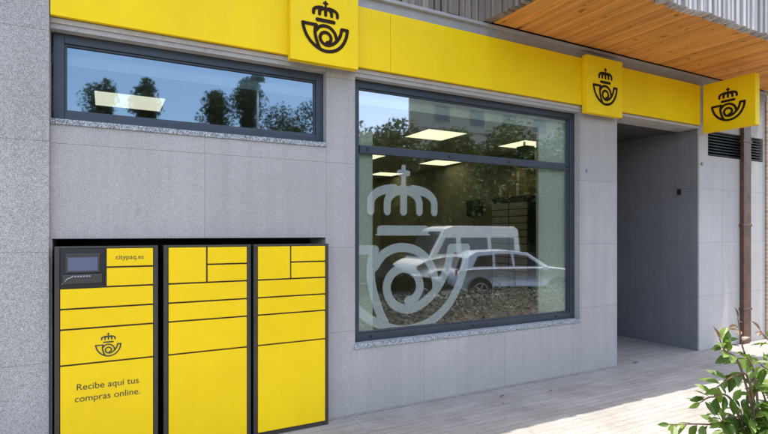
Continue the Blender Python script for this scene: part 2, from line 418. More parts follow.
# ------------------------------------------------------------ windows
def frame_window(x0, x1, z0, z1, transom=None, mw=.07, glass='glass', label=None):
    y0, y1 = .075, .135
    fr = MB(); b = .004
    fr.bbox(x0, x0 + mw, y0, y1, z0, z1, b); fr.bbox(x1 - mw, x1, y0, y1, z0, z1, b)
    fr.bbox(x0 + mw, x1 - mw, y0 + .002, y1 - .002, z1 - mw, z1, b); fr.bbox(x0 + mw, x1 - mw, y0 + .002, y1 - .002, z0, z0 + mw, b)
    i = mw
    # inner stepped glazing bead
    for (a0, a1, c0, c1) in ((x0 + i, x0 + i + .015, z0 + i, z1 - i), (x1 - i - .015, x1 - i, z0 + i, z1 - i)):
        fr.bbox(a0, a1, y0 + .018, y1 - .004, c0, c1, .002)
    for c in (z0 + i, z1 - i - .015): fr.bbox(x0 + i + .015, x1 - i - .015, y0 + .018, y1 - .004, c, c + .015, .002)
    if transom: fr.bbox(x0 + mw + .015, x1 - mw - .015, y0 + .001, y1 - .003, transom - .037, transom + .037, b)
    o = build('window', fr, 'frame', B)
    if transom:
        for x in (x0 + .17, x0 + 1.1, x0 + 1.9, x1 - .12): build('frame_screw', MB().bbox(x - .012, x + .012, y0 - .006, y0, transom - .012, transom + .012, .003), 'black', o)
        for x in (x0 + .2, x0 + 1.4, x1 - .3): build('frame_screw', MB().bbox(x - .012, x + .012, y0 - .006, y0, z0 + .03, z0 + .05, .003), 'black', o)
    spans = [(z0 + mw + .015, z1 - mw - .015)] if not transom else [(z0 + mw + .015, transom - .037), (transom + .037, z1 - mw - .015)]
    for (a, c) in spans:
        g_ = MB(); X0, X1 = x0 + mw + .015, x1 - mw - .015; Y0, Y1 = .110, .118
        g_.box(X0, X1, Y0, Y1, a, c, 1); g_.mi[2] = 0
        build('pane', g_, [glass, 'clear'], o)
    return o
wl = frame_window(-.323, 1.715, 2.447, ZO, None, .068, 'glass_high')
wb = frame_window(1.992, 4.905, .642, ZO, 2.432)
build('sill', MB().bbox(-.333, P0 - .001, -.012, .2, 2.406, 2.445, .004), 'sill', wl)
build('sill', MB().bbox(P1 - .01, P2 + .001, -.012, .2, .599, .640, .004), 'sill', wb)

# ------------------------------------------------------------ emblem (crown over post horn) as a distance field mesh
def cat(pts, n=10):
    P = [Vector(p) for p in pts]; out = []
    for i in range(len(P) - 1):
        a = P[i - 1] if i else P[0] * 2 - P[1]; b, c = P[i], P[i + 1]; d = P[i + 2] if i + 2 < len(P) else P[-1] * 2 - P[-2]
        for k in range(n):
            t = k / n; out.append(.5 * ((2 * b) + (c - a) * t + (2 * a - 5 * b + 4 * c - d) * t * t + (3 * b - a - 3 * c + d) * t ** 3))
    out.append(P[-1]); return out
def emblem_strokes():
    st = []
    def q(cx, top, x, bot, n=10, x0=0):           # quarter ellipse out from the centre, down to a leg end
        ax = abs(x - cx) - x0; sg = 1 if x > cx else -1
        pts = [Vector((cx + sg * x0, top))]
        for k in range(n + 1):
            t = math.pi / 2 * k / n; pts.append(Vector((cx + sg * (x0 + ax * math.sin(t)), top + (30) * (1 - math.cos(t)))))
        pts.append(Vector((x, bot))); return pts
    c = 221
    st.append(([Vector((c, 74)), Vector((c, 123))], 8.5))
    for sg in (-1, 1):
        st.append((q(c, 78, c + sg * 45, 123), 8.5)); st.append((q(c, 76, c + sg * 89, 123, 12, 24), 8.5))
    st.append(([Vector((c, 30)), Vector((c, 70))], 5.5)); st.append(([Vector((c - 13, 42)), Vector((c + 13, 42))], 5.5))
    st.append(([Vector((c - 62, 164)), Vector((c + 62, 164))], 9.5))
    W_ = 8.5
    st.append((cat([(54, 204), (62, 240), (85, 290), (125, 335), (180, 366), (232, 375), (290, 362), (340, 325), (375, 265), (388, 204)]), W_))
    st.append(([Vector((54, 204)), Vector((152, 204))], W_))
    st.append((cat([(152, 204), (143, 235), (145, 275), (160, 325), (176, 358)]), W_))
    st.append(([Vector((388, 203)), Vector((344, 203))], W_))
    st.append((cat([(344, 203), (332, 250), (305, 293), (268, 322), (232, 332), (196, 318), (180, 286), (192, 256), (222, 244), (252, 258), (262, 286), (250, 308), (232, 314)]), W_))
    st.append((cat([(150, 240), (175, 212), (212, 200), (255, 208), (288, 236), (302, 272), (304, 290)]), W_))
    return st
EMB = {}
def emblem_poly(cell, fat=1.0):
    if (cell, fat) in EMB: return EMB[(cell, fat)]
    seg = []
    for pts, hw in emblem_strokes():
        for a, b in zip(pts[:-1], pts[1:]): seg.append((a.x, a.y, b.x, b.y, hw * fat))
    x0, y0, x1, y1 = 38, 14, 404, 392
    nx = int((x1 - x0) / cell) + 1; ny = int((y1 - y0) / cell) + 1
    F = [[-99.] * (nx + 1) for _ in range(ny + 1)]
    for (ax, ay, bx, by_, hw) in seg:
        m = hw + 2 * cell
        i0 = max(0, int((min(ax, bx) - m - x0) / cell)); i1 = min(nx, int((max(ax, bx) + m - x0) / cell) + 1)
        j0 = max(0, int((min(ay, by_) - m - y0) / cell)); j1 = min(ny, int((max(ay, by_) + m - y0) / cell) + 1)
        dx, dy = bx - ax, by_ - ay; L = dx * dx + dy * dy + 1e-9
        for j in range(j0, j1 + 1):
            py = y0 + j * cell
            for i in range(i0, i1 + 1):
                px = x0 + i * cell; t = ((px - ax) * dx + (py - ay) * dy) / L; t = 0 if t < 0 else 1 if t > 1 else t
                d_ = hw - math.hypot(px - ax - t * dx, py - ay - t * dy)
                if d_ > F[j][i]: F[j][i] = d_
    V = []; idx = {}; faces = []
    def vid(key, p):
        if key not in idx: idx[key] = len(V); V.append(p)
        return idx[key]
    for j in range(ny):
        for i in range(nx):
            cs = [(i, j), (i + 1, j), (i + 1, j + 1), (i, j + 1)]; vals = [F[b][a] for a, b in cs]
            if max(vals) <= 0: continue
            poly = []
            for k in range(4):
                a, b = cs[k], cs[(k + 1) % 4]; va, vb = vals[k], vals[(k + 1) % 4]
                if va > 0: poly.append(vid(a, (x0 + a[0] * cell, y0 + a[1] * cell)))
                if (va > 0) != (vb > 0):
                    t = va / (va - vb); key = (min(a, b), max(a, b))
                    poly.append(vid(key, (x0 + (a[0] + (b[0] - a[0]) * t) * cell, y0 + (a[1] + (b[1] - a[1]) * t) * cell)))
            if len(poly) >= 3: faces.append(tuple(poly))
    EMB[(cell, fat)] = (V, faces); return EMB[(cell, fat)]
def emblem_on(mapf, cell=3.2, fat=1.0, keep=None):
    V, Fc = emblem_poly(cell, fat); mb = MB()
    pts = [mapf((x - 221) / 352, (204 - y) / 352) for x, y in V]
    if keep: Fc = [f for f in Fc if all(keep(pts[i]) for i in f)]
    mb.add(pts, Fc); return mb

# frosted emblem on the shop window: cut by the frame at its left
sc = 1.62; ecx, ecz = 2.565, 1.49
eo = emblem_on(lambda a, b: (ecx + a * sc * (.88 if b > .09 else 1), .104, ecz + b * sc), 2.6, 1.12, lambda p: p[0] > 2.08 and p[2] > .73 and p[2] < 2.39)
build('frosted_emblem', eo, 'vinyl', wb)

# ------------------------------------------------------------ signs
sb = thing('sign_band', 'long yellow sign band running above both windows and the passage', 'sign', (3.4, -.03, 3.14))
for (a, b) in ((-.33, 2.33), (2.332, 4.88), (4.882, 7.235)):
    build('band_panel', MB().bbox(a, b, -.052, -.014, 3.145, 3.69, .003), 'yellow', sb)
def flat_sign(name, label, cx, x0, x1, z0, z1):
    t = thing(name, label, 'sign', (cx, -.1, z0), 'yellow emblem signs on the facade')
    build('sign_panel', MB().bbox(x0, x1, -.125, -.0535, z0, z1, .004), 'yellow', t)
    cz = (z0 + z1) / 2
    build('emblem', emblem_on(lambda a, b: (cx + a * .43, -.1285, cz - .002 + b * .43), 3.2, 1.42), 'ink', t)
    return t
flat_sign('emblem_sign', 'square yellow sign with dark crown and horn emblem between the two windows', 1.655, 1.345, 1.965, 3.092, 3.735)
flat_sign('emblem_sign', 'square yellow sign with crown and horn emblem at the left corner of the passage', 5.195, 4.885, 5.505, 3.045, 3.715)
t = thing('projecting_sign', 'yellow box sign with crown and horn emblem sticking out from the wall beside the passage', 'sign', (7.25, -.4, 3.03), 'yellow emblem signs on the facade')
build('sign_panel', MB().bbox(7.255, 7.355, -.73, -.075, 3.03, 3.69, .006), 'yellow', t)
build('emblem', emblem_on(lambda a, b: (7.251, -.4025 - a * .43, 3.355 + b * .43), 3.2, 1.42), 'ink', t)
build('bracket', MB().bbox(7.28, 7.33, -.075, -.054, 3.15, 3.6, .003), 'steel', t)

# ------------------------------------------------------------ lockers
def text_mesh(s, size, ox, oy, mapf, spacing=1.0):
    cu = bpy.data.curves.new('t', 'FONT'); cu.body = s; cu.size = size; cu.align_x = 'CENTER'; cu.resolution_u = 4; cu.space_character = spacing
    ob = bpy.data.objects.new('t', cu); COL.objects.link(ob); bpy.context.view_layer.update()
    me = bpy.data.meshes.new_from_object(ob.evaluated_get(bpy.context.evaluated_depsgraph_get()))
    mb = MB(); mb.add([mapf(q.co.x + ox, q.co.y + oy) for q in me.vertices], [tuple(p.vertices) for p in me.polygons])
    bpy.data.objects.remove(ob); bpy.data.curves.remove(cu); bpy.data.meshes.remove(me); return mb
def split_words(mb, n):
    fx = sorted(((min(mb.v[i][0] for i in f), max(mb.v[i][0] for i in f), f) for f in mb.f), key=lambda q: q[0])
    gaps = []; hi = fx[0][1]
    for k in range(1, len(fx)): gaps.append((fx[k][0] - hi, fx[k][0])); hi = max(hi, fx[k][1])
    cuts = sorted(g[1] for g in sorted(gaps, reverse=True)[:n - 1]); out = [MB() for _ in range(n)]
    for x_, _, f in fx: out[sum(x_ >= c - 1e-9 for c in cuts)].add([mb.v[i] for i in f], [tuple(range(len(f)))])
    return out
UW = .645; DF = -.106
def locker(x, label, first):
    t = thing('parcel_locker', label, 'parcel locker', (x + UW / 2, 0, 0), 'yellow parcel lockers set in the wall')
    fb = MB(); fb.box(x + .004, x + UW - .004, -.085, .38, .004, 1.556)
    fb.bbox(x, x + .03, -.10, -.04, 0.0, 1.558, .003); fb.bbox(x + UW - .03, x + UW, -.10, -.04, 0.0, 1.558, .003)
    fb.bbox(x + .03, x + UW - .03, -.0995, -.04, 1.543, 1.5575, .003); fb.bbox(x + .03, x + UW - .03, -.0995, -.04, 0.0, .036, .003)
    build('cabinet', fb, 'locker_frame', t)
    a, b = x + .034, x + UW - .034; g = .006; m = x + UW * .475
    rows = [(.040, .736), (.748, .981), (.993, 1.121), (1.133, 1.264)]
    doors = []
    for (z0, z1) in rows: doors.append(build('locker_door', MB().bbox(a, b, DF, -.086, z0, z1, .003), 'yellow_door', t))
    if not first: build('locker_door', MB().bbox(a, m - g, DF, -.086, 1.276, 1.54, .003), 'yellow_door', t)
    dt = build('locker_door', MB().bbox(m + g, b, DF, -.086, 1.414, 1.54, .003), 'yellow_door', t)
    build('locker_door', MB().bbox(m + g, b, DF, -.086, 1.276, 1.402, .003), 'yellow_door', t)
    if first:
        Y = DF - .0015; mp = lambda p, q: (p, Y, q)
        build('lettering', text_mesh('citypaq.es', .047, (m + b) / 2, 1.463, mp), 'ink2', dt)
        cx = (a + b) / 2
        build('emblem', emblem_on(lambda p, q: (cx + p * .165, Y, .862 + q * .165), 5, 1.1), 'ink2', doors[1])
        for line, zz in (('Recibe aquí tus', .565), ('compras online.', .485)):
            for wd_ in split_words(text_mesh(line, .064, cx, zz, mp), len(line.split())): build('lettering', wd_, 'ink2', doors[0])
        k = MB(); k.bbox(a, m - .008, -.098, -.086, 1.274, 1.54, .004)
        con = build('control_panel', k, 'black', t)
        # bezel, tilted screen, keypad shelf, card reader
        k = MB(); k.bbox(a + .03, m - .035, -.112, -.098, 1.375, 1.51, .004); build('screen_bezel', k, 'locker_frame', con)
        build('screen', MB().box(a + .043, m - .05, -.1145, -.1125, 1.388, 1.482), 'screen', con)
        k = MB()
        for i in range(7): k.bbox(a + .066 + i * .017, a + .078 + i * .017, -.118, -.106, 1.345, 1.356, .002)
        build('key', k, 'steel', con)
        k = MB(); k.bbox(a + .012, m - .02, -.112, -.098, 1.298, 1.366, .008)
        build('reader_shelf', k, 'locker_frame', con)
        build('cable', MB().tube([(a + .01, -.101, 1.30), (a + .04, -.115, 1.335), (a + .075, -.118, 1.35)], .004), 'steel', con)
    return t
locker(-.302, 'yellow parcel locker with a touch screen and printed text, first from the left', True)
l2 = locker(.381, 'plain yellow parcel locker in the middle of the row, without any screen', False)
l3 = copy_tree(l2); l3.location.x += 1.048 - .381
l3['label'] = 'plain yellow parcel locker at the right end of the row, next to the bare wall'

# ------------------------------------------------------------ downpipe, brick neighbour
t = thing('downpipe', 'brown rectangular downpipe running down the pale wall right of the passage', 'downpipe', (8.43, -.03, 0))
build('pipe', MB().bbox(8.32, 8.52, -.062, -.012, 0.01, 3.82, .006), 'rust', t)
for z in (.5, 1.75, 3.0): build('pipe_strap', MB().bbox(8.30, 8.54, -.068, -.0, z, z + .03, .003), 'rust', t)
nb = thing('neighbouring_building', 'brick faced building at the right edge of the picture', 'building', (11, 0, 0))
build('brick_wall', MB().box(9.047, 16, -.02, .3, 0, 3.82).box(10.23, 16, -.02, .3, 3.82, 7), 'brick', nb)

# ------------------------------------------------------------ office interior
rw = MB(); rw.box(-1.3, -1.2, .3, 6.1, 0, 2.87); rw.box(-1.2, 5.498, 6.0, 6.1, 0, 2.87)
build('room_wall', rw, 'room_wall', B)
build('room_wall', MB().box(5.45, 5.497, .301, 3.0, .021, 2.87).box(5.45, 5.497, 3.0, 6.0, .021, 2.87), 'room_wall2', B)
build('room_floor', MB().box(-1.2, 5.45, .3, 6.0, .0, .02), 'room_floor', B)
build('room_ceiling', MB().box(-1.2, 5.45, .17, 6.0, 2.872, 2.95), 'room_ceiling', B)
build('ceiling_bulkhead', MB().box(-.9, 5.2, .20, .25, 2.951, 3.3), 'room_white', B)
n = 0
cols = ('far left', 'left', 'right', 'far right')
for j, y in enumerate((1.08, 3.15, 5.1)):
    for i, x in enumerate((.2, 1.9, 3.6, 5.1)):
        if i == 1 and j == 0: continue
        t = thing('ceiling_light', 'glowing square ceiling light panel, %s column, %s row from the glass' % (cols[i], ('first', 'second', 'third')[j]), 'ceiling light', (x, y, 2.86), 'square light panels in the office ceiling')
        h = .28 if i < 3 else .27
        build('light_frame', MB().box(x - h - .015, x + h + .015, y - h - .015, y - h, 2.862, 2.872).box(x - h - .015, x + h + .015, y + h, y + h + .015, 2.862, 2.872).box(x - h - .015, x - h, y - h, y + h, 2.862, 2.872).box(x + h, x + h + .015, y - h, y + h, 2.862, 2.872), 'room_white', t)
        build('diffuser', MB().box(x - h, x + h, y - h, y + h, 2.865, 2.871), 'panel_light', t)
o = build('pillar', MB().bbox(4.40, 5.2, .15, .19, .02, 2.87, .006), 'bright_white', B)
tag(build('display_panel', MB().bbox(2.02, 2.25, .15, .17, .72, 2.62, .006), 'bright_white', loc=(2.14, .16, .72)), 'pale upright panel behind the left edge of the shop window', 'panel')
# mail boxes on the right side wall
t = thing('mailbox_cabinet', 'grey wall of small numbered mail boxes on the right side of the office', 'mailboxes', (5.35, 1.5, 0))
build('cabinet', MB().box(5.22, 5.45, 1.16, 1.92, .021, 2.18), 'mailgap', t)
for (a, b) in ((1.175, 1.40), (1.41, 1.535), (1.565, 1.73), (1.74, 1.905)):
    z = .1
    while z < 2.1:
        build('mailbox_door', MB().bbox(5.205, 5.22, a, b, z, z + .088, .003), 'mailbox', t); z += .1
for (a, b, z, h) in ((1.2, 1.55, 2.182, .2), (1.6, 1.88, 2.182, .16), (1.22, 1.5, 2.384, .16), (1.16, 1.34, 2.546, .12)):
    z0 = z
    lab = {(1.2): 'wide cardboard box on top of the mail boxes, at the window end', (1.6): 'cardboard box on top of the mail boxes, at the far end', (1.22): 'cardboard box stacked on the wide one above the mail boxes', (1.16): 'smallest cardboard box at the top of the stack above the mail boxes'}[a]
    tt = thing('cardboard_box', lab, 'box', (5.33, (a + b) / 2, z0), 'cardboard boxes on the mail boxes')
    build('carton', MB().bbox(5.22, 5.44, a, b, z0, z0 + h, .003), 'cardboard', tt)
    build('tape', MB().box(5.218, 5.2195, (a + b) / 2 - .025, (a + b) / 2 + .025, z0 + .01, z0 + h - .01), 'room_white', tt)
t = thing('wall_monitor', 'small black monitor on the side wall of the office', 'monitor', (5.4, 2.57, 1.95))
build('screen_case', MB().bbox(5.38, 5.42, 2.36, 2.78, 1.93, 2.2, .006), 'black', t); build('arm', MB().box(5.42, 5.45, 2.5, 2.6, 2.0, 2.1), 'steel', t)
t = thing('loudspeaker', 'black loudspeaker hanging from the ceiling near the white pillar', 'loudspeaker', (4.9, .95, 2.6))
build('speaker_case', MB().bbox(4.83, 4.99, .80, .98, 2.52, 2.80, .01), 'black', t); build('ceiling_arm', MB().tube([(4.9, .9, 2.79), (4.9, .9, 2.872)], .015), 'steel', t)
t = thing('service_counter', 'low dark service counter at the back of the office', 'counter', (2.6, 4.4, 0))
build('counter_front', MB().bbox(1.2, 4.2, 4.2, 4.7, .02, 1.05, .01), 'counter', t); build('worktop', MB().bbox(1.15, 4.25, 4.12, 4.75, 1.052, 1.09, .008), 'room_white', t)
def leaf_bm(mb, p, d, n_, L, W_, mi=0, droop=.15):
    d = Vector(d).normalized(); s_ = d.cross(Vector(n_)).normalized(); up = s_.cross(d)
    sta = ((0, .08), (.22, .72), (.48, 1), (.76, .66), (1, .02)); vs = []
    for (t_, w_) in sta:
        c = Vector(p) + d * L * t_ - up * L * droop * t_ * t_; vs += [c - s_ * W_ * w_ * .5 + up * W_ * .14 * w_, c, c + s_ * W_ * w_ * .5 + up * W_ * .14 * w_]
    fs = []
    for i in range(4): fs += [(i * 3, i * 3 + 1, i * 3 + 4, i * 3 + 3), (i * 3 + 1, i * 3 + 2, i * 3 + 5, i * 3 + 4)]
    mb.add(vs, fs, mi)
t = thing('potted_plant', 'small leafy pot plant inside the glass by the white pillar', 'plant', (4.5, .25, .64))
pot = MB(); pot.tube([(4.5, .24, .62), (4.5, .24, .78)], .06, .08, 14); build('pot', pot, 'room_white', t)
tagp = MB()
for i in range(60):
    a = random.uniform(0, 6.28); e_ = random.uniform(.2, 1.3); d_ = Vector((math.cos(a) * math.cos(e_) * 1.3, math.sin(a) * math.cos(e_) * .35, math.sin(e_)))
    leaf_bm(tagp, Vector((4.5 + random.uniform(-.1, .1), .24, .78)) + d_ * random.uniform(0, .09), d_, (0, 0, 1) if abs(d_.z) < .95 else (1, 0, 0), .08, .035)
build('leaves', tagp, 'leaf', t)
build('stand', MB().box(4.4, 4.6, .16, .33, .02, .62), 'counter', t)

# ------------------------------------------------------------ shrub in front, right
sh = thing('leafy_shrub', 'green leafy shrub with reddish shoot tips in the right foreground', 'shrub', (2.62, -3.15, 0))
F_ = Vector((math.sin(0), 0, 0))
base = Vector((2.62, -3.15, 0))
rnd = random.Random(21)
LV = MB(); LR = MB(); BR = MB()
def branch(pts, r=.006, nleaf=14, L=.065, red=0, t0=.2, jit=1):
    P_ = [Vector((p[0], p[1], p[2])) for p in cat3(pts)]
    BR.tube(P_, r, r * .3, 6)
    for i in range(nleaf):
        t_ = t0 + (1 - t0) * (i + rnd.random() * .5) / nleaf; k = min(int(t_ * (len(P_) - 1)), len(P_) - 2); p = P_[k].lerp(P_[k + 1], t_ * (len(P_) - 1) - k)
        d_ = (P_[k + 1] - P_[k]).normalized(); a = rnd.uniform(0, 6.28)
        o1 = d_.orthogonal().normalized(); o1.rotate(Matrix.Rotation(a, 3, d_))
        dd = (d_ * rnd.uniform(.2, .8) + o1 * 1.0 + Vector((0, 0, -.15))).normalized()
        up = Vector((rnd.uniform(-.6, .6), rnd.uniform(-.8, .2), 1)); l_ = L * rnd.uniform(.6, 1.2)
        if abs(dd.dot(up.normalized())) > .95: up = Vector((1, 0, 0))
        leaf_bm(LR if t_ > 1 - red else LV, p + dd * .006, dd, up, l_ * (.7 if t_ > 1 - red else 1), l_ * rnd.uniform(.42, .58), 0, rnd.uniform(0, .35))
    p = P_[-1]; leaf_bm(LR if red else LV, p, (P_[-1] - P_[-3]).normalized(), (.1, -.9, .3), L * .8, L * .35)
def cat3(pts, n=8):
    P = [Vector(p) for p in pts]; out = []
    for i in range(len(P) - 1):
        a = P[i - 1] if i else P[0] * 2 - P[1]; b, c = P[i], P[i + 1]; d = P[i + 2] if i + 2 < len(P) else P[-1] * 2 - P[-2]
        for k in range(n):
            t = k / n; out.append(.5 * ((2 * b) + (c - a) * t + (2 * a - 5 * b + 4 * c - d) * t * t + (3 * b - a - 3 * c + d) * t ** 3))
    out.append(P[-1]); return out
B0 = (2.66, -3.12, 0)
for br in [
    # points, leaves, leaf length, share of young red leaves
    ([B0, (2.42, -3.1, .6), (2.34, -3.10, 1.05), (2.31, -3.07, 1.17), (2.29, -3.06, 1.30)], 15, .058, .30),
    ([B0, (2.42, -3.12, .6), (2.30, -3.07, 1.08), (2.23, -3.04, 1.17), (2.21, -3.03, 1.22)], 16, .066, .06),
    ([B0, (2.42, -3.1, .55), (2.26, -3.06, .95), (2.18, -3.02, .98), (2.13, -3.00, .96)], 13, .066, 0),
    ([B0, (2.38, -3.1, .5), (2.26, -3.06, .84), (2.15, -3.01, .87), (2.02, -2.94, .87)], 17, .058, 0),
    ([B0, (2.42, -3.1, .6), (2.32, -3.09, 1.03), (2.26, -3.07, 1.07), (2.19, -3.03, 1.02)], 16, .068, 0),
    ([B0, (2.5, -3.14, .6), (2.42, -3.14, 1.12), (2.36, -3.11, 1.25)], 16, .064, .1),
    ([B0, (2.45, -3.1, .5), (2.35, -3.1, .83), (2.26, -3.06, .9), (2.2, -3.04, .88)], 18, .066, 0),
    ([B0, (2.6, -3.1, .6), (2.52, -3.1, 1.0), (2.42, -3.08, 1.1)], 20, .068, 0),
    ([B0, (2.5, -3.1, .6), (2.42, -3.1, .95), (2.36, -3.08, 1.02)], 20, .068, 0)]:
    branch(br[0], .0075, br[1], br[2], br[3], .42)
for i in range(80):
    a = rnd.uniform(0, 6.28); rr = rnd.uniform(.02, .20); h = rnd.uniform(.55, .96)
    tip = Vector((2.37 + rr * math.cos(a), -3.12 + rr * math.sin(a) * .8, h)); mid = Vector((2.66, -3.12, 0)).lerp(tip, .6) + Vector((rnd.uniform(-.06, .06), rnd.uniform(-.06, .06), .05))
    branch([base, mid, tip], .004, 22, .066, 0, .4)
build('stems', BR, 'twig', sh, True); build('leaves', LV, 'leaf', sh); build('young_leaves', LR, 'leaf_red', sh)
tag(build('planting_bed', MB().box(1.7, 34, -6.19, -2.96, .001, .006), 'soil'), 'long dark planting bed between pavement and street', 'soil', kind='structure')
gc = MB(); q_ = random.Random(9)
for i in range(14000):
    p = Vector((1.75 + 16 * q_.random() ** 1.4, -3.0 - 3.2 * q_.random() ** .7, q_.uniform(.02, .2))); an = q_.uniform(0, 6.28)
    leaf_bm(gc, p, (math.cos(an), math.sin(an), q_.uniform(-.2, .7)), (0, 0, 1), q_.uniform(.06, .12), .05)
tag(build('ground_cover', gc, 'cover_leaf'), 'low dark green ground cover filling the planting bed', 'ground cover', kind='stuff')

# fallen dry leaves on the pavement
for i, (x, y, s_, lab) in enumerate(((5.85, -.02, .07, 'dry brown leaf lying at the mouth of the passage'), (3.48, -.25, .045, 'dry brown leaf on the pavement below the middle of the shop window'), (4.05, -.36, .03, 'small dark dry leaf on the pavement towards the passage'), (3.35, -.43, .025, 'tiny dark leaf scrap on the pavement nearest the camera'))):
    mb = MB(); leaf_bm(mb, (x, y, .012), (1, .3 * i - .4, .05), (0, 0, 1), s_, s_ * .6, 0, -.2)
    tag(build('fallen_leaf', mb, 'dryleaf', loc=(x, y, .01)), lab, 'leaf', 'dry leaves on the pavement')

# ------------------------------------------------------------ the street behind, mirrored in the glass
def car(name, label, cat_, x0, yc, zg, prof, roofline, wd, paint, wheels, facing=1, glasses=(), group='cars parked in the street'):
    """prof: closed lower side outline (x,z); roofline: greenhouse outline; both for a car pointing to +x, then mirrored by facing"""
    L = max(p[0] for p in prof)
    def tx(x): return x0 + (x if facing > 0 else L - x)
    t = thing(name, label, cat_, (x0 + L / 2, yc, zg), group)
    def slab(outline, hw_f):
        mb = MB(); n_ = len(outline)
        # rings from one side to the other give rounded flanks
        ss = (-1, -.96, -.8, 0, .8, .96, 1); sc_ = (.90, .97, 1, 1, 1, .97, .90)
        cx = sum(p[0] for p in outline) / n_; cz = sum(p[1] for p in outline) / n_; vs = []
        for s_, q in zip(ss, sc_):
            for (x, z) in outline:
                xx = cx + (x - cx) * (q * .3 + .7); zz = cz + (z - cz) * (q * .35 + .65)
                vs.append((tx(xx), yc + s_ * hw_f(x, z), zg + zz))
        fs = []
        for r in range(len(ss) - 1):
            for i in range(n_): a, b = r * n_ + i, r * n_ + (i + 1) % n_; fs.append((a, b, b + n_, a + n_))
        fs += [tuple(range(n_)), tuple(range((len(ss) - 1) * n_, len(ss) * n_))[::-1]]
        mb.add(vs, fs); return mb
    hw = wd / 2; zt = max(p[1] for p in roofline); zb = min(p[1] for p in roofline)
    body = slab(prof, lambda x, z: hw * (1 - .07 * (abs(x / L - .5) * 2) ** 4))
    bo = build('body', body, paint, t, True)
    gh = slab(roofline, lambda x, z: hw * (.93 - .16 * (z - zb) / (zt - zb)))
    build('roof', gh, paint, t, False)
    for pts in glasses:
        for sg in (-1, 1):
            vs = [(tx(x), yc + sg * (hw * (.93 - .16 * (z - zb) / (zt - zb)) + .008), zg + z) for x, z in pts]
            build('side_window', MB().add(vs, [tuple(range(len(vs)))]), 'carglass', t)
    # rear window
    r = roofline; a, b = r[0], r[1]
    wy = lambda z: hw * (.82 - .16 * (z - zb) / (zt - zb))
    q = lambda p, sg: (tx(p[0] - .03), yc + sg * wy(p[1]), zg + p[1] + .01)
    a2 = (a[0] + (b[0] - a[0]) * .15, a[1] + (b[1] - a[1]) * .15); b2 = (a[0] + (b[0] - a[0]) * .95, a[1] + (b[1] - a[1]) * .95)
    build('rear_window', MB().add([q(a2, -1), q(a2, 1), q(b2, 1), q(b2, -1)], [(0, 1, 2, 3)]), 'carglass', t)
    # windscreen
    r = roofline; a, b = r[-1], r[-2]
    wy = lambda z: hw * (.85 - .16 * (z - zb) / (zt - zb))
    q = lambda p, sg: (tx(p[0] + .02), yc + sg * wy(p[1]), zg + p[1] + .012)
    a2 = (a[0] + (b[0] - a[0]) * .06, a[1] + (b[1] - a[1]) * .06); b2 = (a[0] + (b[0] - a[0]) * .9, a[1] + (b[1] - a[1]) * .9)
    build('windscreen', MB().add([q(a2, -1), q(a2, 1), q(b2, 1), q(b2, -1)], [(0, 1, 2, 3)]), 'carglass', t)
    for wx in wheels:
        for sg in (-1, 1):
            y = yc + sg * (hw - .1)
            wh = build('wheel', MB().tube([(tx(wx), y - .11, zg + .35), (tx(wx), y + .11, zg + .35)], .35, .35, 24), 'rubber', t)
            yy = y + sg * .115; mb = MB().tube([(tx(wx), yy - sg * .02, zg + .35), (tx(wx), yy, zg + .35)], .09, .08, 12)
            for k in range(5):
                an = k * 2 * math.pi / 5; dx, dz = math.cos(an), math.sin(an)
                mb.tube([(tx(wx) + dx * .06, yy - sg * .01, zg + .35 + dz * .06), (tx(wx) + dx * .23, yy - sg * .01, zg + .35 + dz * .23)], .028, .02, 6)
            ring = [(tx(wx) + .24 * math.cos(k * math.pi / 12), yy - sg * .01, zg + .35 + .24 * math.sin(k * math.pi / 12)) for k in range(25)]
            mb.tube(ring, .018, .018, 6, cap=False)
            build('rim', mb, 'alloy', wh)
            build('wheel_arch', MB().tube([(tx(wx), y + sg * .045, zg + .38), (tx(wx), y + sg * .105, zg + .38)], .42, .42, 24), 'rubber', t)
    zs = min(p[1] for p in prof)
    for sg in (-1, 1):
        ys = yc + sg * (hw * .985)
        build('sill_trim', MB().bbox(min(tx(wheels[0] + .45), tx(wheels[1] - .45)), max(tx(wheels[0] + .45), tx(wheels[1] - .45)), min(ys, ys + sg * .03), max(ys, ys + sg * .03), zg + zs, zg + zs + .2, .01), 'rubber', t)
        for dx_ in (L * .27, L * .44, L * .64):
            build('door_seam', MB().box(tx(dx_) - .008, tx(dx_) + .008, min(ys + sg * .012, ys + sg * .022), max(ys + sg * .012, ys + sg * .022), zg + zs + .22, zg + zb), 'rubber', t)
        for dx_ in (L * .31, L * .48):
            build('door_handle', MB().bbox(tx(dx_) - .09, tx(dx_) + .09, min(ys, ys + sg * .035), max(ys, ys + sg * .035), zg + zb - .13, zg + zb - .09, .01), 'alloy', t)
    build('grille', MB().bbox(min(tx(L - .12), tx(L + .01)), max(tx(L - .12), tx(L + .01)), yc - hw * .5, yc + hw * .5, zg + .5, zg + .78, .02), 'rubber', t)
    for sg in (-1, 1):
        zf = .68
        build('headlight', MB().bbox(min(tx(L - .3), tx(L - .02)), max(tx(L - .3), tx(L - .02)), yc + sg * hw * .72 - .13, yc + sg * hw * .72 + .13, zg + zf + .05, zg + zf + .2, .03), 'lamp_glass', t)
        build('tail_light', MB().bbox(min(tx(.02), tx(.2)), max(tx(.02), tx(.2)), yc + sg * hw * .8 - .08, yc + sg * hw * .8 + .08, zg + .85, zg + 1.05, .02), 'tail', t)
        build('wing_mirror', MB().bbox(tx(L * .67) - .08, tx(L * .67) + .08, yc + sg * (hw + .02) - .08, yc + sg * (hw + .02) + .08, zg + zb + .02, zg + zb + .17, .03), paint, t)
    return t
suv_p = [(0.05, .45), (.0, .75), (.06, 1.02), (.5, 1.08), (3.3, 1.12), (4.2, 1.02), (4.55, .88), (4.62, .6), (4.5, .35), (4.2, .28), (.3, .28)]
